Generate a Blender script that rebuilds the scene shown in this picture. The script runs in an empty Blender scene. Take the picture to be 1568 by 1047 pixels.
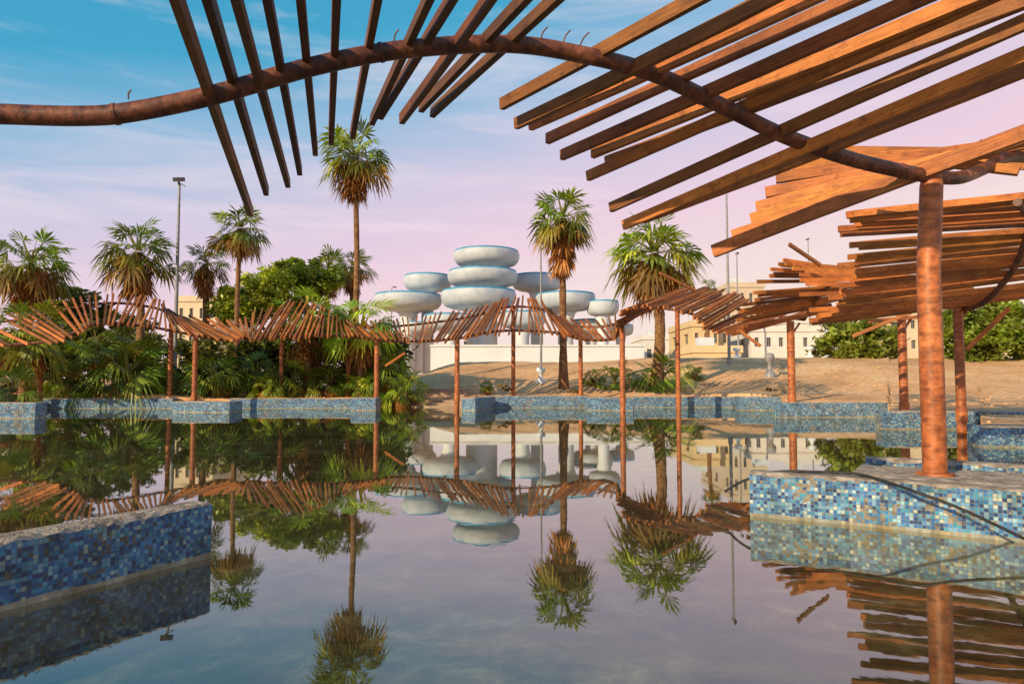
import bpy, math, random
from mathutils import Vector
random.seed(7)
R = random.random
def U(a,b): return a+(b-a)*R()
scene = bpy.context.scene
EYE = 1.25
PITCH = math.radians(3.1)

# ---------------------------------------------------------------- survey
# every measured point is a bearing, an elevation and a real distance (m)
def st(bx, by, d):
    dx=(bx-784)/1045; dy=(523.5-by)/1045
    c,s=math.cos(PITCH),math.sin(PITCH)
    vy=c-dy*s; vz=s+dy*c
    return Vector((dx/vy*d, d, EYE+vz/vy*d))
def gx(bx,d): return (bx-784)/1045*d

# ---------------------------------------------------------------- mesh helper
class B:
    def __init__(s): s.v=[]; s.f=[]; s.m=[]; s.c=[]; s.uv=[]
    def face(s, pts, mi=0, col=(1,1,1), uv=None):
        n=len(s.v); s.v.extend([tuple(p) for p in pts]); s.f.append(tuple(range(n,n+len(pts))))
        s.m.append(mi); s.c.append(col); s.uv.append(uv if uv else [(0,0)]*len(pts))
    def box(s, x0,x1,y0,y1,z0,z1, mi=0, col=(1,1,1)):
        P=[Vector((x,y,z)) for z in (z0,z1) for y in (y0,y1) for x in (x0,x1)]
        for q,ax in (((0,1,5,4),'y'),((1,3,7,5),'x'),((3,2,6,7),'y'),((2,0,4,6),'x'),((4,5,7,6),'z'),((2,3,1,0),'z')):
            pts=[P[i] for i in q]
            if ax=='y': uv=[(p.x,p.z) for p in pts]
            elif ax=='x': uv=[(p.y,p.z) for p in pts]
            else: uv=[(p.x,p.y) for p in pts]
            s.face(pts,mi,col,uv)
    def beam(s,p,q,w,h,mi=0,col=(1,1,1),roll=0.0,sag=0.0):
        a=(q-p); L=a.length; a.normalize()
        side=a.cross(Vector((0,0,1))).normalized(); up=side.cross(a)
        if roll:
            c,sn=math.cos(roll),math.sin(roll); side,up=side*c+up*sn, up*c-side*sn
        u0=U(0,50)
        ks=[0,.33,.67,1] if sag else [0,1]
        E=[]
        for k in ks:
            o=p.lerp(q,k)-up*(sag*4*k*(1-k))
            E.append([o-side*w/2-up*h/2,o+side*w/2-up*h/2,o+side*w/2+up*h/2,o-side*w/2+up*h/2])
        for e in range(len(ks)-1):
            ua=u0+L*ks[e]; ub=u0+L*ks[e+1]
            for i in range(4):
                j=(i+1)%4; v0=i*.1
                s.face([E[e][i],E[e][j],E[e+1][j],E[e+1][i]],mi,col,[(ua,v0),(ua,v0+.1),(ub,v0+.1),(ub,v0)])
        s.face(E[0][::-1],mi,col,[(u0,0),(u0+.05,0),(u0+.05,.1),(u0,.1)])
        s.face(E[-1],mi,col,[(u0,0),(u0+.05,0),(u0+.05,.1),(u0,.1)])
    def tube(s,pts,rad,n=12,mi=0,col=(1,1,1),cap=True,wob=0):
        rings=[];L=0;prev=None
        for i,p in enumerate(pts):
            a=(pts[min(i+1,len(pts)-1)]-pts[max(i-1,0)]).normalized()
            ref=Vector((0,1,0)) if abs(a.z)>.9 else Vector((0,0,1))
            if prev is None: x=a.cross(ref).normalized()
            else: x=(prev-a*prev.dot(a)).normalized()
            prev=x; y=a.cross(x)
            r=rad[i] if isinstance(rad,(list,tuple)) else rad
            if i: L+=(p-pts[i-1]).length
            rings.append(([p+(x*math.cos(2*math.pi*k/n)+y*math.sin(2*math.pi*k/n))*(r*(1+U(-wob,wob))) for k in range(n)],L))
        base=len(s.v)
        for rg,_ in rings: s.v.extend([tuple(v) for v in rg])
        for i in range(len(rings)-1):
            for k in range(n):
                k2=(k+1)%n
                s.f.append((base+i*n+k,base+i*n+k2,base+(i+1)*n+k2,base+(i+1)*n+k)); s.m.append(mi); s.c.append(col)
                s.uv.append([(rings[i][1],k/n),(rings[i][1],(k+1)/n),(rings[i+1][1],(k+1)/n),(rings[i+1][1],k/n)])
        if cap:
            s.face(rings[0][0],mi,col); s.face(rings[-1][0][::-1],mi,col)
    def lathe(s,cx,cy,prof,n=48,mi=0,col=(1,1,1)):
        base=len(s.v)
        for r,z,_ in prof:
            for k in range(n):
                a=2*math.pi*k/n; s.v.append((cx+r*math.cos(a),cy+r*math.sin(a),z))
        for i in range(len(prof)-1):
            for k in range(n):
                k2=(k+1)%n
                s.f.append((base+i*n+k,base+i*n+k2,base+(i+1)*n+k2,base+(i+1)*n+k)); s.m.append(prof[i][2]); s.c.append(col)
                s.uv.append([(0,0)]*4)
    def make(s,name,mats,parent=None,smooth=False):
        me=bpy.data.meshes.new(name); me.from_pydata(s.v,[],s.f)
        for m in mats: me.materials.append(m)
        me.polygons.foreach_set('material_index',s.m)
        if smooth: me.polygons.foreach_set('use_smooth',[True]*len(s.f))
        ca=me.color_attributes.new('tint','FLOAT_COLOR','CORNER'); buf=[]
        for f,c in zip(s.f,s.c): buf.extend((c[0],c[1],c[2],1.0)*len(f))
        ca.data.foreach_set('color',buf)
        ul=me.uv_layers.new(name='UVMap'); buf=[]
        for u in s.uv:
            for a in u: buf.extend(a)
        ul.data.foreach_set('uv',buf)
        me.update()
        ob=bpy.data.objects.new(name,me); scene.collection.objects.link(ob)
        if parent: ob.parent=parent
        return ob
def empty(name):
    e=bpy.data.objects.new(name,None); scene.collection.objects.link(e); return e

def crom(P,i,t):
    n=len(P); p0=P[max(i-1,0)];p1=P[i];p2=P[min(i+1,n-1)];p3=P[min(i+2,n-1)]
    return 0.5*((2*p1)+(p2-p0)*t+(2*p0-5*p1+4*p2-p3)*t*t+(3*p1-p0-3*p2+p3)*t*t*t)
def spline(P,k):
    out=[]
    for i in range(len(P)-1):
        for j in range(k): out.append(crom(P,i,j/k))
    out.append(P[-1].copy()); return out

# ---------------------------------------------------------------- materials
def mat(name):
    m=bpy.data.materials.new(name); m.use_nodes=True; nt=m.node_tree
    return m,nt,nt.nodes['Principled BSDF']
def N(nt,t,**k):
    n=nt.nodes.new(t)
    for a,b in k.items(): setattr(n,a,b)
    return n
def ramp(nt,stops,interp='LINEAR'):
    r=N(nt,'ShaderNodeValToRGB'); cr=r.color_ramp; cr.interpolation=interp
    while len(cr.elements)<len(stops): cr.elements.new(.5)
    for e,(p,c) in zip(cr.elements,stops): e.position=p; e.color=(*c,1)
    return r
def noise(nt,scale,detail=6,rough=.6,vec=None):
    n=N(nt,'ShaderNodeTexNoise'); n.inputs['Scale'].default_value=scale; n.inputs['Detail'].default_value=detail
    n.inputs['Roughness'].default_value=rough
    if vec is not None: nt.links.new(vec,n.inputs['Vector'])
    return n
def mixc(nt,a,b,f,mode='MIX'):
    m=N(nt,'ShaderNodeMix',data_type='RGBA',blend_type=mode)
    for s,v in ((m.inputs[0],f),(m.inputs[6],a),(m.inputs[7],b)):
        if isinstance(v,bpy.types.NodeSocket): nt.links.new(v,s)
        elif isinstance(v,(tuple,list)): s.default_value=(*v,1)
        else: s.default_value=v
    return m.outputs[2]
def mathn(nt,op,a,b=0.0,c=None,clamp=False):
    m=N(nt,'ShaderNodeMath',operation=op); m.use_clamp=clamp
    for i,v in enumerate((a,b,c)):
        if v is None: continue
        if isinstance(v,bpy.types.NodeSocket): nt.links.new(v,m.inputs[i])
        else: m.inputs[i].default_value=v
    return m.outputs[0]
def bump(nt,bs,h,strength=.4,dist=.02):
    b=N(nt,'ShaderNodeBump'); b.inputs['Strength'].default_value=strength; b.inputs['Distance'].default_value=dist
    nt.links.new(h,b.inputs['Height']); nt.links.new(b.outputs[0],bs.inputs['Normal'])

def simple(name,stops,scale,rough=.85,bs_=.3,bd=.02,tint=False,detail=8):
    m,nt,bs=mat(name)
    geo=N(nt,'ShaderNodeNewGeometry')
    n=noise(nt,scale,detail,.62,geo.outputs['Position']); r=ramp(nt,stops); nt.links.new(n.outputs[0],r.inputs[0])
    col=r.outputs[0]
    if tint:
        at=N(nt,'ShaderNodeAttribute',attribute_name='tint'); col=mixc(nt,col,at.outputs['Color'],1.0,'MULTIPLY')
    nt.links.new(col,bs.inputs['Base Color']); bs.inputs['Roughness'].default_value=rough
    n2=noise(nt,scale*6,6,.6,geo.outputs['Position'])
    bump(nt,bs,n2.outputs[0],bs_,bd)
    return m

m,nt,bs=mat('weathered_timber'); M_WOOD=m
uv=N(nt,'ShaderNodeUVMap'); mp=N(nt,'ShaderNodeMapping'); mp.inputs['Scale'].default_value=(1.2,45,1)
nt.links.new(uv.outputs[0],mp.inputs[0])
g=noise(nt,3.0,8,.65,mp.outputs[0]); r=ramp(nt,[(.25,(.14,.038,.014)),(.42,(.44,.140,.032)),(.58,(.74,.275,.055)),(.8,(.88,.46,.15))]); nt.links.new(g.outputs[0],r.inputs[0])
at=N(nt,'ShaderNodeAttribute',attribute_name='tint')
c1=mixc(nt,r.outputs[0],at.outputs['Color'],1.0,'MULTIPLY')
geo=N(nt,'ShaderNodeNewGeometry')
g2=noise(nt,1.6,5,.6,geo.outputs['Position']); r2=ramp(nt,[(.35,(.65,.6,.6)),(.65,(1.15,1.1,1.05))]); nt.links.new(g2.outputs[0],r2.inputs[0])
c1=mixc(nt,c1,r2.outputs[0],1.0,'MULTIPLY')
g3=noise(nt,9,8,.7,geo.outputs['Position']); r3=ramp(nt,[(.34,(.40,.34,.32)),(.45,(1,1,1))]); nt.links.new(g3.outputs[0],r3.inputs[0])
c1=mixc(nt,c1,r3.outputs[0],.7,'MULTIPLY')
nt.links.new(c1,bs.inputs['Base Color']); bs.inputs['Roughness'].default_value=.65
bump(nt,bs,g.outputs[0],.6,.006)

def rust(name,stops,scale):
    m,nt,bs=mat(name); geo=N(nt,'ShaderNodeNewGeometry')
    a=noise(nt,scale,10,.7,geo.outputs['Position']); r=ramp(nt,stops); nt.links.new(a.outputs[0],r.inputs[0])
    b=noise(nt,scale*7,6,.6,geo.outputs['Position']); r2=ramp(nt,[(.3,(.40,.36,.34)),(.6,(1.1,1.1,1.1))]); nt.links.new(b.outputs[0],r2.inputs[0])
    uv=N(nt,'ShaderNodeUVMap'); mp=N(nt,'ShaderNodeMapping'); mp.inputs['Scale'].default_value=(9,1.5,1); nt.links.new(uv.outputs[0],mp.inputs[0])
    s=noise(nt,2,5,.6,mp.outputs[0]); r3=ramp(nt,[(.38,(.45,.4,.4)),(.5,(1,1,1)),(.68,(1.3,1.25,1.2))]); nt.links.new(s.outputs[0],r3.inputs[0])
    c=mixc(nt,mixc(nt,r.outputs[0],r2.outputs[0],1.0,'MULTIPLY'),r3.outputs[0],.7,'MULTIPLY')
    nt.links.new(c,bs.inputs['Base Color']); bs.inputs['Roughness'].default_value=.5
    bump(nt,bs,b.outputs[0],.6,.010); return m
M_RUST=rust('rusty_steel_pipe',[(.3,(.04,.016,.012)),(.45,(.14,.042,.020)),(.58,(.25,.080,.033)),(.72,(.46,.20,.09)),(.82,(.5,.30,.18))],2.6)
M_POST=rust('rust_painted_post',[(.3,(.20,.05,.018)),(.5,(.46,.135,.036)),(.7,(.60,.20,.055)),(.85,(.58,.28,.12))],1.6)

def mosaic(name,size=.034,worn=.60,deep=(1,1,1),gt=.44,gcol=((.16,.13,.10),(.38,.34,.27))):
    m,nt,bs=mat(name); uv=N(nt,'ShaderNodeUVMap')
    sc=N(nt,'ShaderNodeVectorMath',operation='SCALE'); sc.inputs['Scale'].default_value=1/size; nt.links.new(uv.outputs[0],sc.inputs[0])
    fl=N(nt,'ShaderNodeVectorMath',operation='FLOOR'); nt.links.new(sc.outputs[0],fl.inputs[0])
    fr=N(nt,'ShaderNodeVectorMath',operation='FRACTION'); nt.links.new(sc.outputs[0],fr.inputs[0])
    wn=N(nt,'ShaderNodeTexWhiteNoise',noise_dimensions='2D'); nt.links.new(fl.outputs[0],wn.inputs['Vector'])
    cols=[(0,(.02,.07,.20)),(.13,(.03,.15,.38)),(.30,(.07,.26,.50)),(.44,(.04,.19,.42)),(.56,(.16,.38,.56)),(.68,(.05,.30,.44)),(.77,(.34,.52,.58)),(.85,(.22,.38,.52)),(.91,(.56,.56,.46)),(.97,(.10,.12,.16))]
    r=ramp(nt,[(p,tuple(min(.9,x*k) for x,k in zip(c,deep))) for p,c in cols],'CONSTANT')
    nt.links.new(wn.outputs['Value'],r.inputs[0])
    sp=N(nt,'ShaderNodeSeparateXYZ'); nt.links.new(fr.outputs[0],sp.inputs[0])
    ax=mathn(nt,'ABSOLUTE',mathn(nt,'SUBTRACT',sp.outputs[0],.5)); ay=mathn(nt,'ABSOLUTE',mathn(nt,'SUBTRACT',sp.outputs[1],.5))
    mx=mathn(nt,'MAXIMUM',ax,ay); gr=mathn(nt,'GREATER_THAN',mx,gt)
    geo=N(nt,'ShaderNodeNewGeometry')
    n=noise(nt,2.2,6,.65,geo.outputs['Position'])
    wn2=N(nt,'ShaderNodeTexWhiteNoise',noise_dimensions='2D')
    off=N(nt,'ShaderNodeVectorMath',operation='ADD'); off.inputs[1].default_value=(91,37,0); nt.links.new(fl.outputs[0],off.inputs[0]); nt.links.new(off.outputs[0],wn2.inputs['Vector'])
    lost=mathn(nt,'GREATER_THAN',mathn(nt,'ADD',mathn(nt,'MULTIPLY',wn2.outputs['Value'],.25),n.outputs[0]),worn+.2)
    hole=mathn(nt,'MAXIMUM',gr,lost)
    n3=noise(nt,30,5,.6,geo.outputs['Position'])
    gc=ramp(nt,[(.3,gcol[0]),(.7,gcol[1])]); nt.links.new(n3.outputs[0],gc.inputs[0])
    c=mixc(nt,r.outputs[0],gc.outputs[0],hole)
    z=N(nt,'ShaderNodeSeparateXYZ'); nt.links.new(geo.outputs['Position'],z.inputs[0])
    zz=mathn(nt,'ADD',z.outputs[2],mathn(nt,'MULTIPLY',n.outputs[0],.06))
    lim=mathn(nt,'MULTIPLY',mathn(nt,'LESS_THAN',zz,.065),.65)
    c=mixc(nt,c,(.46,.38,.20),lim)
    dn=noise(nt,5,7,.65,geo.outputs['Position']); dr=ramp(nt,[(.35,(.50,.48,.43)),(.60,(1,1,1))]); nt.links.new(dn.outputs[0],dr.inputs[0])
    c=mixc(nt,c,dr.outputs[0],1.0,'MULTIPLY')
    nt.links.new(c,bs.inputs['Base Color'])
    rg=mathn(nt,'ADD',mathn(nt,'MULTIPLY',hole,.55),.22); nt.links.new(rg,bs.inputs['Roughness'])
    h=mathn(nt,'SUBTRACT',1.0,hole); bump(nt,bs,h,.5,.004)
    return m
M_TILE=mosaic('blue_glass_mosaic',.030,.58,deep=(.95,1.08,1.12))
M_TILE2=mosaic('deep_blue_glass_mosaic',.027,.58,(.48,.68,.78),.455,((.05,.05,.05),(.20,.19,.17)))
M_COPING=simple('worn_concrete_coping',[(.3,(.14,.11,.09)),(.5,(.40,.33,.26)),(.7,(.64,.56,.47))],9,.9,.9,.03)
m,nt,bs=mat('dry_sand'); M_SAND=m; geo=N(nt,'ShaderNodeNewGeometry')
a=noise(nt,.35,8,.65,geo.outputs['Position']); r=ramp(nt,[(.3,(.52,.27,.12)),(.5,(.78,.43,.19)),(.72,(.86,.57,.31))]); nt.links.new(a.outputs[0],r.inputs[0])
a2=noise(nt,5,9,.75,geo.outputs['Position']); r2=ramp(nt,[(.38,(.62,.56,.50)),(.5,(1,1,1)),(.7,(1.1,1.08,1.06))]); nt.links.new(a2.outputs[0],r2.inputs[0])
nt.links.new(mixc(nt,r.outputs[0],r2.outputs[0],1.0,'MULTIPLY'),bs.inputs['Base Color']); bs.inputs['Roughness'].default_value=.95
bump(nt,bs,a2.outputs[0],.45,.07)
M_BARK=simple('palm_bark',[(.3,(.10,.045,.02)),(.55,(.28,.14,.058)),(.75,(.42,.24,.12))],6,.95,.9,.05)
M_WHITE=simple('weathered_white_paint',[(.3,(.36,.43,.50)),(.55,(.50,.56,.61)),(.8,(.60,.63,.66))],1.1,.6,.1,.02)
M_PALE=simple('pale_limewash',[(.3,(.60,.66,.72)),(.7,(.70,.74,.78))],.8,.7,.1,.02)
M_BLUE=simple('blue_rim_paint',[(.3,(.03,.20,.38)),(.7,(.08,.36,.55))],1.2,.5)
M_WALLP=simple('building_render',[(.3,(.80,.80,.80)),(.7,(1,1,1))],.5,.85,.1,.02,tint=True)
M_GLASS=simple('dark_window_glass',[(.3,(.04,.05,.06)),(.7,(.09,.10,.11))],.8,.2,0)
M_METAL=simple('galvanised_steel',[(.3,(.16,.16,.17)),(.7,(.34,.34,.35))],4,.45,.1)
M_DARK=simple('dark_lamp_housing',[(.3,(.02,.02,.022)),(.7,(.06,.06,.06))],4,.5,.1)
M_RUBBER=simple('black_rubber',[(.3,(.012,.012,.012)),(.7,(.03,.03,.03))],10,.6)
M_STEP=simple('concrete_step_surface',[(.3,(.30,.20,.13)),(.7,(.55,.40,.29))],2,.9,.3)
M_TRUNK=simple('tree_bark',[(.3,(.05,.035,.02)),(.7,(.16,.11,.07))],5,.95,.8)
m,nt,bs=mat('foliage'); M_LEAF=m
at=N(nt,'ShaderNodeAttribute',attribute_name='tint'); bs.inputs['Roughness'].default_value=.45
nt.links.new(at.outputs['Color'],bs.inputs['Base Color'])
tr=N(nt,'ShaderNodeBsdfTranslucent'); nt.links.new(mixc(nt,at.outputs['Color'],(1.6,1.5,.6),1.0,'MULTIPLY'),tr.inputs[0])
mx=N(nt,'ShaderNodeMixShader'); mx.inputs[0].default_value=.25
nt.links.new(bs.outputs[0],mx.inputs[1]); nt.links.new(tr.outputs[0],mx.inputs[2]); nt.links.new(mx.outputs[0],nt.nodes['Material Output'].inputs[0])
m,nt,bs=mat('silty_pool_bed'); M_BED=m
geo=N(nt,'ShaderNodeNewGeometry'); a=noise(nt,3.0,14,.76,geo.outputs['Position']); a.inputs['Distortion'].default_value=.35
r=ramp(nt,[(.34,(.035,.028,.014)),(.45,(.11,.09,.05)),(.55,(.24,.20,.125)),(.66,(.50,.45,.34))])
nt.links.new(a.outputs[0],r.inputs[0])
a2=noise(nt,.45,4,.6,geo.outputs['Position']); r2=ramp(nt,[(.38,(.42,.38,.26)),(.60,(1.1,1.08,1.0))]); nt.links.new(a2.outputs[0],r2.inputs[0])
nt.links.new(mixc(nt,r.outputs[0],r2.outputs[0],1.0,'MULTIPLY'),bs.inputs['Base Color']); bs.inputs['Roughness'].default_value=.95
# water: Schlick reflectance from the facing angle, the same from above and below
m,nt,bs=mat('still_water'); M_WATER=m
nt.nodes.remove(bs)
geo=N(nt,'ShaderNodeNewGeometry')
dt=N(nt,'ShaderNodeVectorMath',operation='DOT_PRODUCT'); nt.links.new(geo.outputs['Normal'],dt.inputs[0]); nt.links.new(geo.outputs['Incoming'],dt.inputs[1])
cs=mathn(nt,'ABSOLUTE',dt.outputs['Value']); pw=mathn(nt,'POWER',mathn(nt,'SUBTRACT',1.0,cs),3.4)
f=mathn(nt,'ADD',mathn(nt,'MULTIPLY',pw,.87),.11,clamp=True)
gl=N(nt,'ShaderNodeBsdfGlossy'); gl.inputs['Roughness'].default_value=.015; gl.inputs['Color'].default_value=(.90,.93,.90,1)
tp=N(nt,'ShaderNodeBsdfTransparent'); tp.inputs[0].default_value=(.74,.75,.60,1)
a=noise(nt,1.6,4,.55,geo.outputs['Position']); b=N(nt,'ShaderNodeBump'); b.inputs['Strength'].default_value=.07; b.inputs['Distance'].default_value=.010
nt.links.new(a.outputs[0],b.inputs['Height']); nt.links.new(b.outputs[0],gl.inputs['Normal'])
mx=N(nt,'ShaderNodeMixShader'); nt.links.new(f,mx.inputs[0]); nt.links.new(tp.outputs[0],mx.inputs[1]); nt.links.new(gl.outputs[0],mx.inputs[2])
nt.links.new(mx.outputs[0],nt.nodes['Material Output'].inputs[0])

# ---------------------------------------------------------------- terrain
BD=[(-3800,12),(-900,19),(-60,22.1),(57,22.2),(60,29.4),(353,29.5),(540,29.6),(577,30.4),(600,31.6),(707,31.6),(728,30.0),(900,30.0),(970,30.4),(1135,30.4),(1190,30),(1204,22.7),(1357,22.7),(1362,17.3),(1497,17.3),(1503,13.0),(1700,13.0),(4600,9)]
def Db(px):
    for (a,d0),(b,d1) in zip(BD,BD[1:]):
        if a<=px<=b: return d0+(d1-d0)*(px-a)/(b-a)
    return 12
def ss(a,b,x):
    t=max(0,min(1,(x-a)/(b-a))); return t*t*(3-2*t)
from mathutils import noise as mn
def H(x,y):
    k=.40+.60*ss(-8,-3,x)
    r=math.hypot(x*.6,y)
    z=.36+2.05*k*ss(30,47,r)+.25*ss(17,28,r)*ss(4,10,x)
    z+=.24*mn.noise(Vector((x*.22,y*.22,0)))*ss(18,32,r)+.06*mn.noise(Vector((x*.8,y*.8,3)))*ss(22,32,r)
    return z
bb=B()
pxs=sorted(set([-3800,-3000,-2400,-1900,-1500,-1200,-900,-700,-500,-300]+list(range(-200,1800,8))+[57,60,1190,1204,1357,1362,1497,1503,1900,2100,2400,2900,3600,4600]))
rows=[0,0,.4,1,1.6,2.2,2.8,3.5,4.2,5,5.8,6.6,7.5,8.5,9.5,10.5,12,13.5,15,17,19,23,28,36,50,80,150,400,1200]
idx=[]
for px in pxs:
    d0=Db(px); col=[]
    for j,rr in enumerate(rows):
        d=d0+rr; x=gx(px,d); z=-.6 if j==0 else H(x,d)
        col.append(len(bb.v)); bb.v.append((x,d,z))
    idx.append(col)
for i in range(len(idx)-1):
    for j in range(len(rows)-1):
        bb.f.append((idx[i][j],idx[i+1][j],idx[i+1][j+1],idx[i][j+1])); bb.m.append(0); bb.c.append((1,1,1)); bb.uv.append([(0,0)]*4)
bb.make('sandy_ground',[M_SAND],smooth=True)
bb=B(); bb.face([(-1500,-1500,-.30),(1500,-1500,-.30),(1500,1500,-.30),(-1500,1500,-.30)]); bb.make('pool_bed',[M_BED])
bb=B(); bb.face([(-70,-25,0),(70,-25,0),(70,45,0),(-70,45,0)]); bb.make('water',[M_WATER])

# ---------------------------------------------------------------- mosaic pool walls
def wallstrip(name,pts,th,z1,chip=0.0,step=.25,tile=None):
    P=[]
    for a,b_ in zip(pts,pts[1:]):
        a=Vector(a);b_=Vector(b_); n=max(1,int((b_-a).length/step))
        for k in range(n): P.append(a.lerp(b_,k/n))
    P.append(Vector(pts[-1]))
    b=B(); L=0; F=[];T=[];K=[];Us=[];C=[]
    for i,p in enumerate(P):
        d=(P[min(i+1,len(P)-1)]-P[max(i-1,0)]).normalized(); n=Vector((-d.y,d.x))
        if i: L+=(p-P[i-1]).length
        Us.append(L)
        c=chip*max(0,mn.noise(Vector((L*3.1,z1*7,.3)))+.25+U(-.25,.25))
        F.append(Vector((p.x,p.y,-.4))); C.append(Vector((p.x,p.y,z1-.012-c)))
        T.append(Vector((p.x+n.x*(.012+c*1.1),p.y+n.y*(.012+c*1.1),z1+U(-.004,.004)*(1 if chip else 0))))
        K.append(Vector((p.x+n.x*th,p.y+n.y*th,z1)))
    for i in range(len(P)-1):
        u0,u1=Us[i],Us[i+1]
        b.face([F[i],F[i+1],C[i+1],C[i]],0,(1,1,1),[(u0,-.4),(u1,-.4),(u1,C[i+1].z),(u0,C[i].z)])
        b.face([C[i],C[i+1],T[i+1],T[i]],1)
        b.face([T[i],T[i+1],K[i+1],K[i]],1,(1,1,1),[(u0,2),(u1,2),(u1,2+th),(u0,2+th)])
        Kb0=Vector((K[i].x,K[i].y,-.4));Kb1=Vector((K[i+1].x,K[i+1].y,-.4))
        b.face([Kb1,Kb0,K[i],K[i+1]],0,(1,1,1),[(u1,-.4),(u0,-.4),(u0,z1),(u1,z1)])
    for i in (0,len(P)-1):
        Kb=Vector((K[i].x,K[i].y,-.4))
        q=[F[i],C[i],T[i],K[i],Kb]; w=[(0,-.4),(0,C[i].z),(.012,z1),(th,z1),(th,-.4)]
        if i: q=q[::-1]; w=w[::-1]
        b.face(q,0,(1,1,1),w)
    return b.make(name,[tile or M_TILE,M_COPING])
def WP(px,d): return (gx(px,d),d)
far=[([WP(-200,21.5),WP(57,21.8)],.6,.50),([WP(57.5,29.0),WP(266,29.0)],.6,.42),([WP(266,25.8),WP(353,25.6)],1.0,.40),
     ([WP(353.5,29.2),WP(538,29.2)],.6,.42),([WP(538,27.2),WP(576,27.2)],1.0,.50),([WP(707,27.2),WP(728,27.0)],2.2,.50),
     ([WP(728.5,29.6),WP(898,29.6)],.6,.52),([WP(898,27.2),WP(970,27.0)],1.0,.52),([WP(970.5,30.0),WP(1131,30.0)],.6,.48),
     ([WP(1131,27.4),WP(1203,27.2)],.9,.54),([WP(1195,22.2),WP(1290,22.3),WP(1360,22.3)],.6,.50),([WP(1357,17.0),WP(1480,17.0),WP(1640,16.7)],.6,.45),
     ([WP(1502,12.6),WP(1700,12.3)],.6,.38)]
for i,(p,th,z) in enumerate(far): wallstrip('mosaic_pool_wall',p,th,z,chip=.04)
wallstrip('mosaic_pool_wall',[(-3.5,2.2),(-3.05,3.1),(-2.76,3.72),(-2.45,4.25),(-2.11,4.86)],.20,.38,chip=.07,step=.035,tile=M_TILE2)
wallstrip('mosaic_pool_wall',[(2.17,6.30),(2.9,5.93),(3.55,5.53),(4.3,5.0),(5.0,4.4)],.22,.40,chip=.025,step=.05)
wallstrip('mosaic_planter_wall',[(3.02,6.15),(3.55,5.80),(4.3,5.26),(5.2,4.6)],1.0,.405,chip=.012,step=.08)
wallstrip('mosaic_planter_wall',[(3.52,6.85),(4.2,6.45),(5.2,5.8)],.16,.47,chip=.03,step=.08)
b=B()
for k in range(7): b.box(gx(628,31),gx(712,31),30.4+.36*k,30.4+.36*(k+1)+ (0 if k<6 else 1.2),-.35,.06+.12*k-.002*k)
b.make('concrete_steps',[M_STEP])
b=B()
def crumb(x,y,z,s):
    pts=[Vector((x+U(-s,s),y+U(-s,s),z+U(0,s))) for _ in range(4)]
    for q in ((0,1,2),(0,2,3),(0,3,1),(1,3,2)): b.face([pts[i] for i in q])
for i in range(260):
    t=R(); x=-3.05+t*.9; y=3.15+t*1.6+U(.02,.06); crumb(x-U(.02,.14),y,.38,U(.004,.016))
for i in range(350):
    t=R(); x=3.2+t*1.8; y=6.15-t*1.2; k=U(.05,.9); crumb(x+k*.5,y+k*.75,.405,U(.005,.022))
b.make('mortar_rubble',[M_COPING])

# ---------------------------------------------------------------- pergola
pergola=empty('slatted_wave_pergola')
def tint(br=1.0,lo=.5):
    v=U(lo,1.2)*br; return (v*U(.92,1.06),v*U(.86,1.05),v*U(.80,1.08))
def fs(d):
    return d*(1+.30*ss(9.5,16,d)-.05*ss(17,20,d))
KP=[(-100,530,20,-190,478,22.6,9),(75,524,20.5,-10,480,23.2,11),(150,496,21,150,453,23.8,9),(225,500,21.4,240,460,24.2,12),(345,520,21.8,265,480,24.6,8),
 (375,516,22,355,490,25,9),(405,518,22.2,440,464,25.2,14),(500,514,22.5,505,472,25.5,9),(560,516,22.6,530,490,25.6,8),(612,522,22.8,602,490,25.8,13),
 (690,520,22.8,722,474,25.8,12),(765,508,22.8,782,457,25.8,12),(852,510,22.6,828,462,25.4,9),(892,518,22.2,856,486,25,6),(938,518,21.6,925,490,24.4,8),
 (945,502,20.8,1005,464,23.2,10),(965,470,20,1050,443,22.6,11),(1045,476,19,1105,448,21.6,10),(1085,500,18,1150,464,20.5,8),
 (1130,508,17,1255,478,17.8,10),(1150,466,16.2,1290,446,17,10),(1195,404,15.2,1330,416,16,7),(1235,420,14.4,1400,428,14.6,7),(1255,490,13.2,1560,455,13.0,11),(1300,440,12.2,1640,405,12,12),(1312,352,11,1680,328,10.8,7),(1305,328,10.2,1660,285,9.8,1)]
EA=[st(k[0],k[1],fs(k[2])) for k in KP]; EB=[st(k[3],k[4],fs(k[5])) for k in KP]
slats=B()
for i in range(len(KP)-1):
    n=KP[i][6]
    for j in range(n):
        t=(j+U(-.25,.25))/n if (i or j) else 0
        p=crom(EA,i,max(0,t)); q=crom(EB,i,max(0,t))
        d=(q-p).normalized(); p=p-d*U(-.1,.35); q=q+d*U(-.1,.35)
        jz=U(-.05,.05); p.z+=jz; q.z-=jz; q.x+=U(-.12,.12)
        if R()<.05: continue
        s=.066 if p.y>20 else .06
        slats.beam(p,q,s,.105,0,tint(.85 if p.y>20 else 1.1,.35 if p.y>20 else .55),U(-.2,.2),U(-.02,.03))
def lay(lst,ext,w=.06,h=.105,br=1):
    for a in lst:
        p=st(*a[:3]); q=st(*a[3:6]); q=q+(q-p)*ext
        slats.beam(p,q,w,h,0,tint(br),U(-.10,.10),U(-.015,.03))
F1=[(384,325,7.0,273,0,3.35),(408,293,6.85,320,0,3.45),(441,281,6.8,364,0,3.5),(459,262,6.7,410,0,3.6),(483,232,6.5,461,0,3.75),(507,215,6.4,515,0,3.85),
 (540,206,6.3,578,0,4.0),(570,185,6.2,655,0,4.1),(583,176,6.15,690,0,4.15),(615,183,6.3,745,0,4.15),(645,165,6.2,800,0,4.25),(662,173,6.3,850,0,4.3)]
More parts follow.
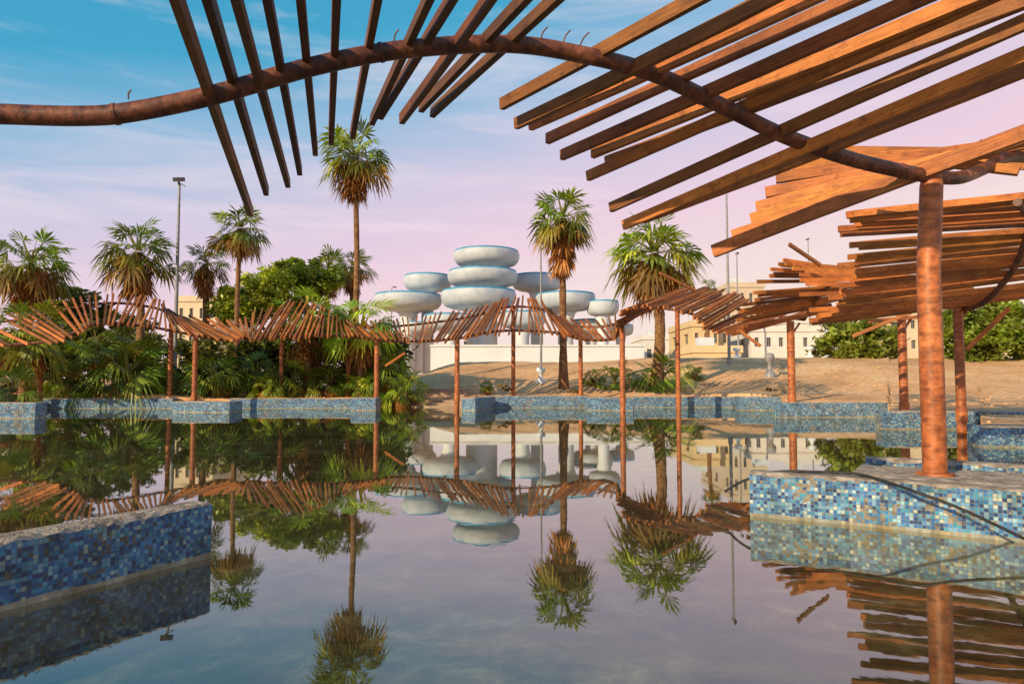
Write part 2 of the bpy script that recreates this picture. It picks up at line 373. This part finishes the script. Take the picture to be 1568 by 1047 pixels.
lay(F1,.45,.048,.095,.34)  # same timber, colour darkened to stand for shaded undersides and sides
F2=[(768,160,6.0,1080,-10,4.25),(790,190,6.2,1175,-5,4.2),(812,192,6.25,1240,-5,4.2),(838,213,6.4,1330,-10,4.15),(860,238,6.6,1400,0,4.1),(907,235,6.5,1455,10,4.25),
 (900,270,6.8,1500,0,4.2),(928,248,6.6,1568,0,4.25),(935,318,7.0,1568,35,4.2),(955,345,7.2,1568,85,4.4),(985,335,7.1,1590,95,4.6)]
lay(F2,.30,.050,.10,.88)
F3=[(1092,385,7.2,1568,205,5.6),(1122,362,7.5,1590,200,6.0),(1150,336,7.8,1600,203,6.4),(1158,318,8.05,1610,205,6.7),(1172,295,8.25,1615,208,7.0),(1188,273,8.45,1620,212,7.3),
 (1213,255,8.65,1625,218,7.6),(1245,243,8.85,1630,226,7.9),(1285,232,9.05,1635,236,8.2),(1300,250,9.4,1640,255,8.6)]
lay(F3,.22,.07,.13,1.35)  # same timber, colour brightened to stand for sunlit board faces
for a in [(1208,374,17,1256,406,17.4),(1305,515,17.6,1395,478,17.2),(1480,535,14.5,1545,472,14.2),(1130,505,21.5,1165,530,21.3),(530,490,30.5,560,516,30),(620,540,29,590,560,28.9),(1450,250,7.0,1560,262,6.6),(1010,418,26,1065,445,27),(1330,492,18,1420,484,18.8)]:
    slats.beam(st(*a[:3]),st(*a[3:6]),.06,.09,0,tint(.9),.2)
slats.make('timber_slats',[M_WOOD],pergola)
main=[st(*p) for p in [(-420,190,3.5),(-150,170,3.9),(0,175,4.1),(120,178,4.2),(200,172,4.25),(330,145,4.35),(480,102,4.5),(620,76,4.65),(780,68,4.85),(900,86,5.0),(1000,113,5.15),(1100,160,5.35),(1200,208,5.55),(1300,243,5.8),(1380,262,5.98),(1425,270,6.1),(1470,272,6.3),(1510,257,6.7),(1552,240,7.3),(1640,255,8.4),(1760,290,9.8)]]
b=B(); b.tube(spline(main,8),.062,16)
dn=Vector((0,0,-.12))
def railpts(f): return [a.lerp(c,f)+dn for a,c in zip(EA,EB)]
front=railpts(.10); back=railpts(.80)
mid=railpts(.72)
sf=spline(front[:20],8); sb=spline(back[:20],8)
b.tube(sf,.055,10); b.tube(sb,.055,10)
b.tube(spline(back[19:20]+mid[20:],6),.06,10)
for a in [(197,152,4.25,196,138,4.25),(603,64,4.63,606,46,4.63),(828,60,4.9,834,42,4.9),(862,66,4.95,869,47,4.95),(888,70,5.0,898,50,5.0),(1133,160,5.4,1134,130,5.4),(1498,232,6.6,1499,214,6.6)]:
    p=st(*a[:3]);q=st(*a[3:6]); b.tube([p,p.lerp(q,.6),q+Vector((.02,0,0))],.006,6)
ms=spline(main,8)
for k in (30,54,86,112):
    d=(ms[k+1]-ms[k]).normalized(); b.tube([ms[k]-d*.012,ms[k]+d*.012],.068,16)
b.make('rusty_pipe_rails',[M_RUST],pergola,smooth=True)
posts=B()
def post(x,y,zt,r):
    posts.tube([Vector((x,y,-.3)),Vector((x,y,1.2)),Vector((x,y,zt))],r,14)
    posts.tube([Vector((x,y,.30)),Vector((x,y,.60))],r*1.18,14)
def post_on(px,dg,rail,r):
    best=min([p for p in rail if abs(p.y-dg)<4.5],key=lambda p: abs((p.x/p.y*1045+784)-px))
    post(gx(px,best.y),best.y,best.z+.03,r)
for px,d in ((299,27.5),(577,28.5),(700,28.5),(953,26.5)): post_on(px,d,sf,.105)
for px,d in ((63,29),(261,30),(431,31),(533,31),(786,31),(889,31),(1038,28.3)): post_on(px,d,sb,.095)
for px,top,d,r in ((1210,492,22.5,.12),(1466,462,15.2,.10),(1380,482,18.6,.11)):
    p=st(px,top,d); post(p.x,p.y,p.z,r)
    posts.tube([p+Vector((0,0,-.5)),p+Vector((.35,.1,-.05))],.035,8)
x,y=gx(1426,6.1),6.1
posts.tube([Vector((x,y,.3)),Vector((x,y,1.2)),Vector((x,y,2.2)),st(1426,285,6.1),st(1426,268,6.1)],[.098,.098,.096,.094,.078],24)
posts.tube([Vector((x,y,.40)),Vector((x,y,.425))],.15,20)
posts.make('steel_posts',[M_POST],pergola,smooth=True)
b=B(); P=[st(1110,752,6.6),st(1140,735,6.45),st(1190,722,6.35),st(1250,722,6.15),st(1310,725,5.98),st(1350,735,5.75),st(1400,752,5.45),st(1470,778,5.25),st(1568,824,4.85)]
b.tube(spline(P,6),.012,8); b.make('black_hose',[M_RUBBER],smooth=True)

# ---------------------------------------------------------------- palms
def fan(b,hub,d,nr,rad,nseg,col,droop,spread,wid=.9):
    s=d.cross(nr).normalized(); stp=2*spread/nseg
    for i in range(nseg):
        a=-spread+stp*(i+.5)+U(-.06,.06); ca,sa=math.cos(a),math.sin(a)
        dr=d*ca+s*sa; L=rad*(.70+.30*ca)*U(.85,1.15)
        w=(s*ca-d*sa)*(L*.55*math.tan(stp/2)*wid)
        mid=hub+dr*L*.55+nr*(.03*rad*(1 if i%2 else -1))-Vector((0,0,droop*L*.14))
        tip=hub+dr*L*.95-Vector((0,0,droop*L*U(.4,1.0)))
        k=U(.7,1.25); c=(col[0]*k,col[1]*k,col[2]*k)
        b.face([hub,mid-w,tip,mid+w],0,c)
def leafcol(e):
    k=U(.45,1.45)
    if e>.2: return (.21*k*U(.8,1.3),.30*k,.028*k)
    if e>-.35: return (.20*k*U(.8,1.5),.235*k,.028*k)
    return (.34*k,.20*k,.05*k)
def palm(name,x,y,cz,Rr,tr,n=46,skirt=1.0,young=False,bright=1.0,nseg=13,lo=-.75):
    zb=H(x,y)-.1; e=empty(name); b=B()
    top=Vector((x,y,cz-.15*Rr)); bend=Vector((U(-.2,.2),U(-.2,.2),0))
    pts=[];rad=[];m_=16
    for i in range(m_+1):
        t=i/m_; pts.append(Vector((x,y,zb)).lerp(top,t)+bend*math.sin(t*math.pi)); rad.append(tr*(1.5-.5*min(1,t*5))*(1-.25*t)*(1+.08*(i%2)))
    b.tube(pts,rad,12,wob=.05); b.make('trunk',[M_BARK],e,smooth=True)
    b=B(); c0=Vector((x,y,cz-.12*Rr))
    for i in range(n):
        t=(i+.5)/n; el=1.3+(lo-1.3)*(t**.85)+U(-.22,.22); az=i*2.39996+U(-.4,.4)
        dr=Vector((math.cos(az)*math.cos(el),math.sin(az)*math.cos(el),math.sin(el)))
        pl=Rr*U(.34,.72); hub=c0+dr*pl
        if not young: hub.z-=.12*Rr*math.cos(el)
        el2=el-U(.2,.6); d=Vector((math.cos(az)*math.cos(el2),math.sin(az)*math.cos(el2),math.sin(el2)))
        nr=Vector((-math.cos(az)*math.sin(el2),-math.sin(az)*math.sin(el2),math.cos(el2)))
        tw=U(-.8,.8); s=d.cross(nr); nr=(nr*math.cos(tw)+s*math.sin(tw)).normalized()
        col=leafcol(el if not young else .5); col=tuple(v*bright for v in col)
        fan(b,hub,d,nr,Rr*U(.48,.66),nseg,col,U(.4,.95) if el<.7 else U(.1,.45),1.55,.9)
        sd=d.cross(Vector((0,0,1))).normalized()*.022*Rr
        b.face([c0+dr*.05*Rr-sd*1.5,c0+dr*.05*Rr+sd*1.5,hub+sd,hub-sd],0,(.24*bright,.22*bright,.05))
    if skirt>0:
        for i in range(int(38*skirt)+6):
            t=R(); az=U(0,6.283); z=c0.z-Rr*(.10+t*.75*skirt)
            rr=Rr*(.36-.20*t)*U(.5,1.1); hub=Vector((x+math.cos(az)*rr,y+math.sin(az)*rr,z))
            el=U(-1.52,-.95); d=Vector((math.cos(az)*math.cos(el),math.sin(az)*math.cos(el),math.sin(el)))
            nr=Vector((-math.cos(az)*math.sin(el),-math.sin(az)*math.sin(el),math.cos(el)))
            k=U(.35,1.35); fan(b,hub,d,nr,Rr*U(.3,.62),8,(.44*k,.19*k,.045*k),.2,.7,1.1)
            b.face([c0,c0+Vector((.03,0,0)),hub+Vector((.02,0,0)),hub],0,(.3*k,.16*k,.05*k))
    b.make('fronds',[M_LEAF],e)
    return e
def palm_at(px,ctop,cbot,D,hw,tr=.17,**k):
    p=st(px,(ctop*.56+cbot*.44),D); palm('fan_palm_tree',p.x,p.y,p.z,hw*D/1045*.92,tr,**k)
palm_at(48,345,460,33,70,.22,n=42,skirt=1,bright=1.0)
palm_at(212,322,450,34,66,.2,n=42,skirt=1.1)
palm_at(315,358,450,36,42,.2,n=32,skirt=1.4,bright=.85)
palm_at(369,298,402,34,52,.13,n=38,skirt=.6)
palm_at(543,176,305,34,64,.16,n=42,skirt=1.1)
palm_at(862,280,388,34,62,.19,n=42,skirt=1.6)
palm_at(1002,322,450,33,84,.27,n=54,skirt=1.0,bright=1.25)
palm_at(1085,425,455,60,18,.2,n=26,skirt=.5)
palm_at(540,375,440,40,38,.2,n=34,skirt=1,bright=.8)
palm_at(503,375,450,41,40,.2,n=34,skirt=1,bright=.8)
palm_at(700,520,560,75,18,.25,n=22,skirt=.6)
def shrub_at(px,top,bot,D,hw,br=1.0,n=26):
    D=D*1.16 if D*1.16>30.1 or px<57 else 30.3
    p=st(px,bot-(bot-top)*.38,D); zg=H(p.x,p.y)
    palm('fan_palm_shrub',p.x,p.y,max(p.z,zg+.4),hw*D/1045*.95,.14,n=n,skirt=.35,young=True,bright=br*.95,nseg=15,lo=-.45)
for a in [(35,440,560,24,80,1.1),(20,560,620,20.5,50,.6),(195,505,600,26,80,1.0),(110,540,610,26.5,50,.7),(330,525,605,27,54,1.1),(395,520,605,28,45,.9),(410,560,608,26.5,35,1.0),(475,430,520,27.5,62,1.4),
          (552,435,540,26.6,70,1.9),(590,515,600,27.2,56,1.4),(622,565,620,26.4,42,1.4),(560,560,612,26.5,40,.8),(505,540,610,27,45,.7),(450,545,610,27,45,.8),(940,545,602,29.5,38,1.1),(1012,528,608,28.5,54,1.3),(1062,560,600,31,20,.9),(905,565,600,30,18,.8),(745,582,606,28,14,1.1),(270,560,608,27,30,.8),(150,470,560,28,50,.8)]:
    shrub_at(*a)
palm_at(478,470,560,32.5,50,.3,n=14,skirt=2.0,bright=.6)
palm_at(555,480,570,31.8,46,.3,n=14,skirt=2.0,bright=.8)

# ---------------------------------------------------------------- leafy trees
def leafy(name,blobs,nl,ls,base,dens=26,trunk=None):
    e=empty(name); b=B(); tot=sum(r[3]*r[5] for r in blobs)
    for (cx,cy,cz,rx,ry,rz) in blobs:
        k=int(dens)
        for c in range(k):
            v=Vector((U(-1,1),U(-1,1),U(-1,1)))
            while v.length>1 or v.length<.35: v=Vector((U(-1,1),U(-1,1),U(-1,1)))
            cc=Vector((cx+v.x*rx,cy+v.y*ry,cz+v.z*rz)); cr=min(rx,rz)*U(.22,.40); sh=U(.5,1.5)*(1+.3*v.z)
            m_=max(6,int(nl*(rx*rz)/tot*1.0/k*2))
            for q in range(m_):
                w=Vector((random.gauss(0,1),random.gauss(0,1),random.gauss(0,.8)))*cr*.5
                p=cc+w; a=Vector((U(-1,1),U(-1,1),U(-.6,.6))).normalized(); n_=a.cross(Vector((U(-1,1),U(-1,1),U(-1,1)))).normalized()
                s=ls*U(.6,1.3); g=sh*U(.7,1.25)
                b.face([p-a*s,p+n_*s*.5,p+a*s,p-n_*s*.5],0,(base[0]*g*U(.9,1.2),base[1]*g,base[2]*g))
    b.make('crown',[M_LEAF],e)
    if trunk:
        x,y,z1,r=trunk; t=B(); z0=H(x,y)-.1
        t.tube([Vector((x,y,z0)),Vector((x+.1,y,z0+(z1-z0)*.5)),Vector((x,y,z1))],[r,r*.8,r*.5],10)
        for bl in blobs:
            q=Vector(bl[:3]); s0=Vector((x+.05,y,z0+(z1-z0)*U(.4,.7))); t.tube([s0,s0.lerp(q,.5)+Vector((0,0,-.2)),q],[r*.5,r*.35,r*.12],7)
        t.make('trunk',[M_TRUNK],e,smooth=True)
def blob(px,py,D,hw,hh,dy=None):
    p=st(px,py,D); k=D/1045; return (p.x,p.y,p.z,hw*k,(dy or hw*k*.8),hh*k)
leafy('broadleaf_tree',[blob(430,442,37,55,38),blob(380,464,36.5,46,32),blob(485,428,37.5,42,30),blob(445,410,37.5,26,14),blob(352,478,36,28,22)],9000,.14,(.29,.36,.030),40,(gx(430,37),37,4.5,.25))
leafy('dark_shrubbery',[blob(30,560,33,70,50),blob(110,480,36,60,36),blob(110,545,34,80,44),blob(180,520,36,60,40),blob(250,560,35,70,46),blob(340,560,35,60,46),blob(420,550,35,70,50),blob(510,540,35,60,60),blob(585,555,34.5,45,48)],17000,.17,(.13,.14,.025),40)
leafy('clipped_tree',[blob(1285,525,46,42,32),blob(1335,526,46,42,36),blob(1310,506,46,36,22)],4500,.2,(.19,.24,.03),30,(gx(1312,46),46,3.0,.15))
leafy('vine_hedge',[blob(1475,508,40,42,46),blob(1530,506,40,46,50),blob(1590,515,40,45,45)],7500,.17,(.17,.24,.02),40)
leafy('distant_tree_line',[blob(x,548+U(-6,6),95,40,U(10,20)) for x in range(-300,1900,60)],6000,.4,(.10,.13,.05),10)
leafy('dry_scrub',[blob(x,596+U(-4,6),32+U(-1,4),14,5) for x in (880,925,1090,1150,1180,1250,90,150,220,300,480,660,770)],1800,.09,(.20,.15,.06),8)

# ---------------------------------------------------------------- stacked bowl fountain tower
tower=empty('stacked_bowl_fountain_tower')
def bowl(px,ytop,ybot,hw,D,col_r=None,zcol=None):
    b=B(); c=st(px,ybot,D); k=D/1045; Rr=hw*k; t=st(px,ytop,D); h=t.z-c.z; x,y,z=c
    prof=[(Rr*.30,z-.15*h,0),(Rr*.46,z+.0*h,0),(Rr*.72,z+.05*h,0),(Rr*.88,z+.16*h,0),(Rr*.965,z+.36*h,0),(Rr,z+.62*h,0),(Rr*.995,z+.80*h,0),(Rr*.975,z+.88*h,0),(Rr*.97,z+.90*h,1),(Rr*.965,z+.98*h,1),(Rr*.95,z+h,1),(Rr*.90,z+h,1),(Rr*.88,z+.85*h,0),(Rr*.5,z+.7*h,0),(.01,z+.68*h,0)]
    b.lathe(x,y,prof,56)
    b.make('bowl',[M_WHITE,M_BLUE],tower,smooth=True)
    if col_r:
        b=B(); zb=zcol if zcol is not None else 1.8
        b.lathe(x,y,[(col_r*1.05,zb,0),(col_r,zb+.6,0),(col_r,z-.8,0),(col_r*1.35,z-.1,0),(col_r*1.3,z+.3,0)],32)
        b.make('column',[M_PALE],tower,smooth=True)
bowl(745,385,409,51,62,1.0); bowl(739,415,440,54,61.5,1.2); bowl(733,445,474,58,61,1.1)
bowl(655,422,446,37,66,.6); bowl(822,422,446,39,66,.6)
bowl(625,451,476,52,64,.7); bowl(866,450,476,46,62,.7); bowl(923,461,484,25,61,.5)
bowl(690,482,506,42,59,.6); bowl(800,478,503,36,60,.6); bowl(640,494,512,30,65,.5); bowl(905,490,512,32,64,.5); bowl(950,497,514,20,66,.4)
b=B(); x0,x1=gx(660,56),gx(985,56); b.box(x0,x1,55.6,57,1.2,st(0,531,56).z,0)
b.box(x0-.05,x1+.05,55.5,57.1,st(0,531,56).z+.003,st(0,529,56).z+.05,0)
b.make('parapet_wall',[M_PALE],tower)

# ---------------------------------------------------------------- buildings
def building(name,pa,pb,top,D,depth,col,floors,bays,zb=1.6,win=(.36,.42),parapet=True):
    e=empty(name); xa,xb=gx(pa,D),gx(pb,D); zt=st(0,top,D).z; b=B()
    fh=(zt-zb)/floors
    def facade(o,ud,L,nb,inn):
        w=L/nb
        for i in range(nb):
            for f in range(floors):
                u0=i*w;u1=u0+w;z0=zb+f*fh;z1=z0+fh
                a0=u0+w*(1-win[0])/2;a1=u1-w*(1-win[0])/2;c0=z0+fh*.32;c1=c0+fh*win[1]
                P=lambda u,z,k=0:o+ud*u+Vector((0,0,z-o.z))+inn*k
                for q in ([(u0,z0),(u1,z0),(u1,c0),(u0,c0)],[(u0,c1),(u1,c1),(u1,z1),(u0,z1)],[(u0,c0),(a0,c0),(a0,c1),(u0,c1)],[(a1,c0),(u1,c0),(u1,c1),(a1,c1)]):
                    b.face([P(*v) for v in q],0,col)
                r=[(a0,c0),(a1,c0),(a1,c1),(a0,c1)]
                for s in range(4):
                    v,v2=r[s],r[(s+1)%4]; b.face([P(*v),P(*v2),P(*v2,.2),P(*v,.2)],0,col)
                b.face([P(*v,.2) for v in r],1)
                m0=(a0+a1)/2; b.face([P(m0-.04,c0,.17),P(m0+.04,c0,.17),P(m0+.04,c1,.17),P(m0-.04,c1,.17)],2)
    facade(Vector((xa,D,zb)),Vector((1,0,0)),xb-xa,bays,Vector((0,1,0)))
    nb=max(1,int(depth/3.5))
    facade(Vector((xa,D+depth,zb)),Vector((0,-1,0)),depth,nb,Vector((1,0,0)))
    facade(Vector((xb,D,zb)),Vector((0,1,0)),depth,nb,Vector((-1,0,0)))
    b.face([(xa,D+depth,zb),(xb,D+depth,zb),(xb,D+depth,zt),(xa,D+depth,zt)],0,col)
    b.face([(xa,D,zt-.01),(xb,D,zt-.01),(xb,D+depth,zt-.01),(xa,D+depth,zt-.01)],0,col)
    b.make('walls',[M_WALLP,M_GLASS,M_METAL],e)
    if parapet:
        b=B(); t=.25
        b.box(xa-.12,xb+.12,D-.12,D+t,zt,zt+.55,0,col); b.box(xa-.12,xa+t,D+t,D+depth,zt,zt+.55,0,col); b.box(xb-t,xb+.12,D+t,D+depth,zt,zt+.55,0,col)
        b.box(xa+1,xa+2.2,D+2,D+3.2,zt,zt+1.3,1,(1,1,1)); b.make('roof_parapet',[M_WALLP,M_PALE],e)
CR=(.72,.60,.42); WH=(.78,.76,.72); BE=(.68,.55,.40)
building('beige_apartment_block',1118,1172,440,75,12,BE,4,4)
building('cream_villa',1060,1118,500,62,9,(.74,.58,.32),2,4)
building('white_villa',1150,1262,508,64,9,WH,2,6)
building('white_villa',1205,1262,495,72,8,WH,3,3)
building('cream_apartment_block',1390,1450,452,58,12,CR,4,3)
building('cream_house',1062,1135,540,52,5,(.76,.60,.35),1,4)
building('cream_house',268,330,462,64,10,CR,3,4)
building('low_pavilion',985,1060,520,80,8,WH,1,4)
building('cream_apartment_block',1600,1700,470,66,12,CR,3,5)

# ---------------------------------------------------------------- street lamps & garden lamps
def lamp(px,top,D,r=.07,head='flood'):
    p=st(px,top,D); zb=H(p.x,p.y)-.1; b=B()
    b.tube([Vector((p.x,p.y,zb)),Vector((p.x,p.y,zb+.5))],r*1.9,12); b.tube([Vector((p.x,p.y,zb+.5)),Vector((p.x,p.y,(zb+p.z)/2)),Vector((p.x,p.y,p.z))],[r*1.3,r,r*.7],12)
    e=empty('street_lamp'); b.make('pole',[M_METAL],e,smooth=True)
    b=B()
    if head=='flood':
        b.beam(Vector((p.x,p.y,p.z-.05)),Vector((p.x,p.y-.12,p.z+.16)),.08,.08)
        b.beam(Vector((p.x-.02,p.y-.28,p.z+.18)),Vector((p.x-.02,p.y+.22,p.z+.34)),.38,.20); b.beam(Vector((p.x-.02,p.y-.05,p.z+.08)),Vector((p.x+.30,p.y-.05,p.z-.08)),.05,.05)
    else:
        b.tube([Vector((p.x,p.y,p.z-.05)),Vector((p.x+.15,p.y+.1,p.z+.10)),Vector((p.x+.25,p.y+.5,p.z+.12))],.035,8); b.beam(Vector((p.x+.22,p.y+.4,p.z+.11)),Vector((p.x+.3,p.y+.95,p.z+.11)),.22,.1)
    b.make('head',[M_DARK],e)
lamp(275,283,34,.085,'flood'); lamp(828,350,38,.055,'arm'); lamp(1112,285,40,.075,'arm'); lamp(1128,388,60,.07,'arm'); lamp(1237,366,70,.07,'arm'); lamp(600,440,80,.08,'arm')
def bollard(px,D,top,col):
    p=st(px,top,D); zb=H(p.x,p.y)-.05; b=B(); h=p.z-zb
    b.lathe(p.x,p.y,[(.28,zb,0),(.26,zb+.2*h,0),(.12,zb+.3*h,0),(.10,zb+.62*h,0),(.22,zb+.68*h,0),(.26,zb+.85*h,0),(.20,zb+.97*h,0),(.01,zb+h,0)],20)
    b.make('garden_lamp_bollard',[col],smooth=True)
bollard(1178,36,540,M_METAL); bollard(828,37,562,M_PALE); bollard(1128,46,532,M_PALE); bollard(1240,46,530,M_PALE)

b=B()
for i in range(600):
    px=U(-100,1650); d=Db(px)+U(.6,16); x=gx(px,d); z=H(x,d); s=U(.02,.07)
    b.tube([Vector((x,d,z-s*.3)),Vector((x+U(-.3,.3)*s,d,z+s*.3)),Vector((x,d,z+s*.6))],[s,s*U(.7,1),s*.4],6,wob=.2)
b.make('scattered_stones',[M_SAND])

# ---------------------------------------------------------------- camera, sun, sky
cam=bpy.data.cameras.new('camera'); co=bpy.data.objects.new('camera',cam); scene.collection.objects.link(co); scene.camera=co
cam.lens=24; cam.sensor_width=36; cam.clip_end=4000; cam.clip_start=.05
co.location=(0,0,EYE); co.rotation_euler=(math.radians(90)+PITCH,0,0)
sd=Vector((-.66,-.68,0)).normalized(); EL=math.radians(22)
sv=Vector((sd.x*math.cos(EL),sd.y*math.cos(EL),math.sin(EL)))
L=bpy.data.lights.new('sun','SUN'); L.energy=5.0; L.angle=math.radians(.5); L.color=(1,.77,.48)
lo=bpy.data.objects.new('sun',L); scene.collection.objects.link(lo); lo.rotation_euler=sv.to_track_quat('Z','Y').to_euler(); lo.location=(-20,-20,30)
w=bpy.data.worlds.new('World'); scene.world=w; w.use_nodes=True; nt=w.node_tree
bg=nt.nodes['Background']; bg.inputs[1].default_value=.1
sk=N(nt,'ShaderNodeTexSky',sky_type='NISHITA'); sk.sun_disc=False; sk.sun_elevation=EL; sk.sun_rotation=math.atan2(sd.x,sd.y)
tc=N(nt,'ShaderNodeTexCoord'); sp=N(nt,'ShaderNodeSeparateXYZ'); nt.links.new(tc.outputs['Generated'],sp.inputs[0])
v=mathn(nt,'SUBTRACT',sp.outputs[2],mathn(nt,'MULTIPLY',sp.outputs[0],.22))
mp=N(nt,'ShaderNodeMapping'); mp.inputs['Scale'].default_value=(1.2,1.2,8); mp.inputs['Rotation'].default_value=(.15,.25,0); nt.links.new(tc.outputs['Generated'],mp.inputs[0])
cn=noise(nt,2.1,10,.62,mp.outputs[0]); cn.inputs['Distortion'].default_value=.5
v=mathn(nt,'ADD',v,mathn(nt,'MULTIPLY',mathn(nt,'SUBTRACT',cn.outputs[0],.5),-.12))
r=ramp(nt,[(0,(.98,.80,.70)),(.10,(.96,.74,.73)),(.20,(.90,.66,.77)),(.30,(.70,.63,.80)),(.40,(.34,.54,.76)),(.50,(.06,.40,.64)),(.95,(.03,.20,.42))]); nt.links.new(v,r.inputs[0])
cm=ramp(nt,[(.50,(0,0,0)),(.72,(.42,.42,.42))]); nt.links.new(cn.outputs[0],cm.inputs[0])
c=mixc(nt,r.outputs[0],(.98,.84,.88),cm.outputs[0])
sc=N(nt,'ShaderNodeVectorMath',operation='SCALE'); sc.inputs['Scale'].default_value=10; nt.links.new(c,sc.inputs[0])
c=mixc(nt,sk.outputs[0],sc.outputs[0],.92)
nt.links.new(c,bg.inputs[0])
scene.view_settings.view_transform='Standard'; scene.view_settings.look='None'; scene.view_settings.exposure=0
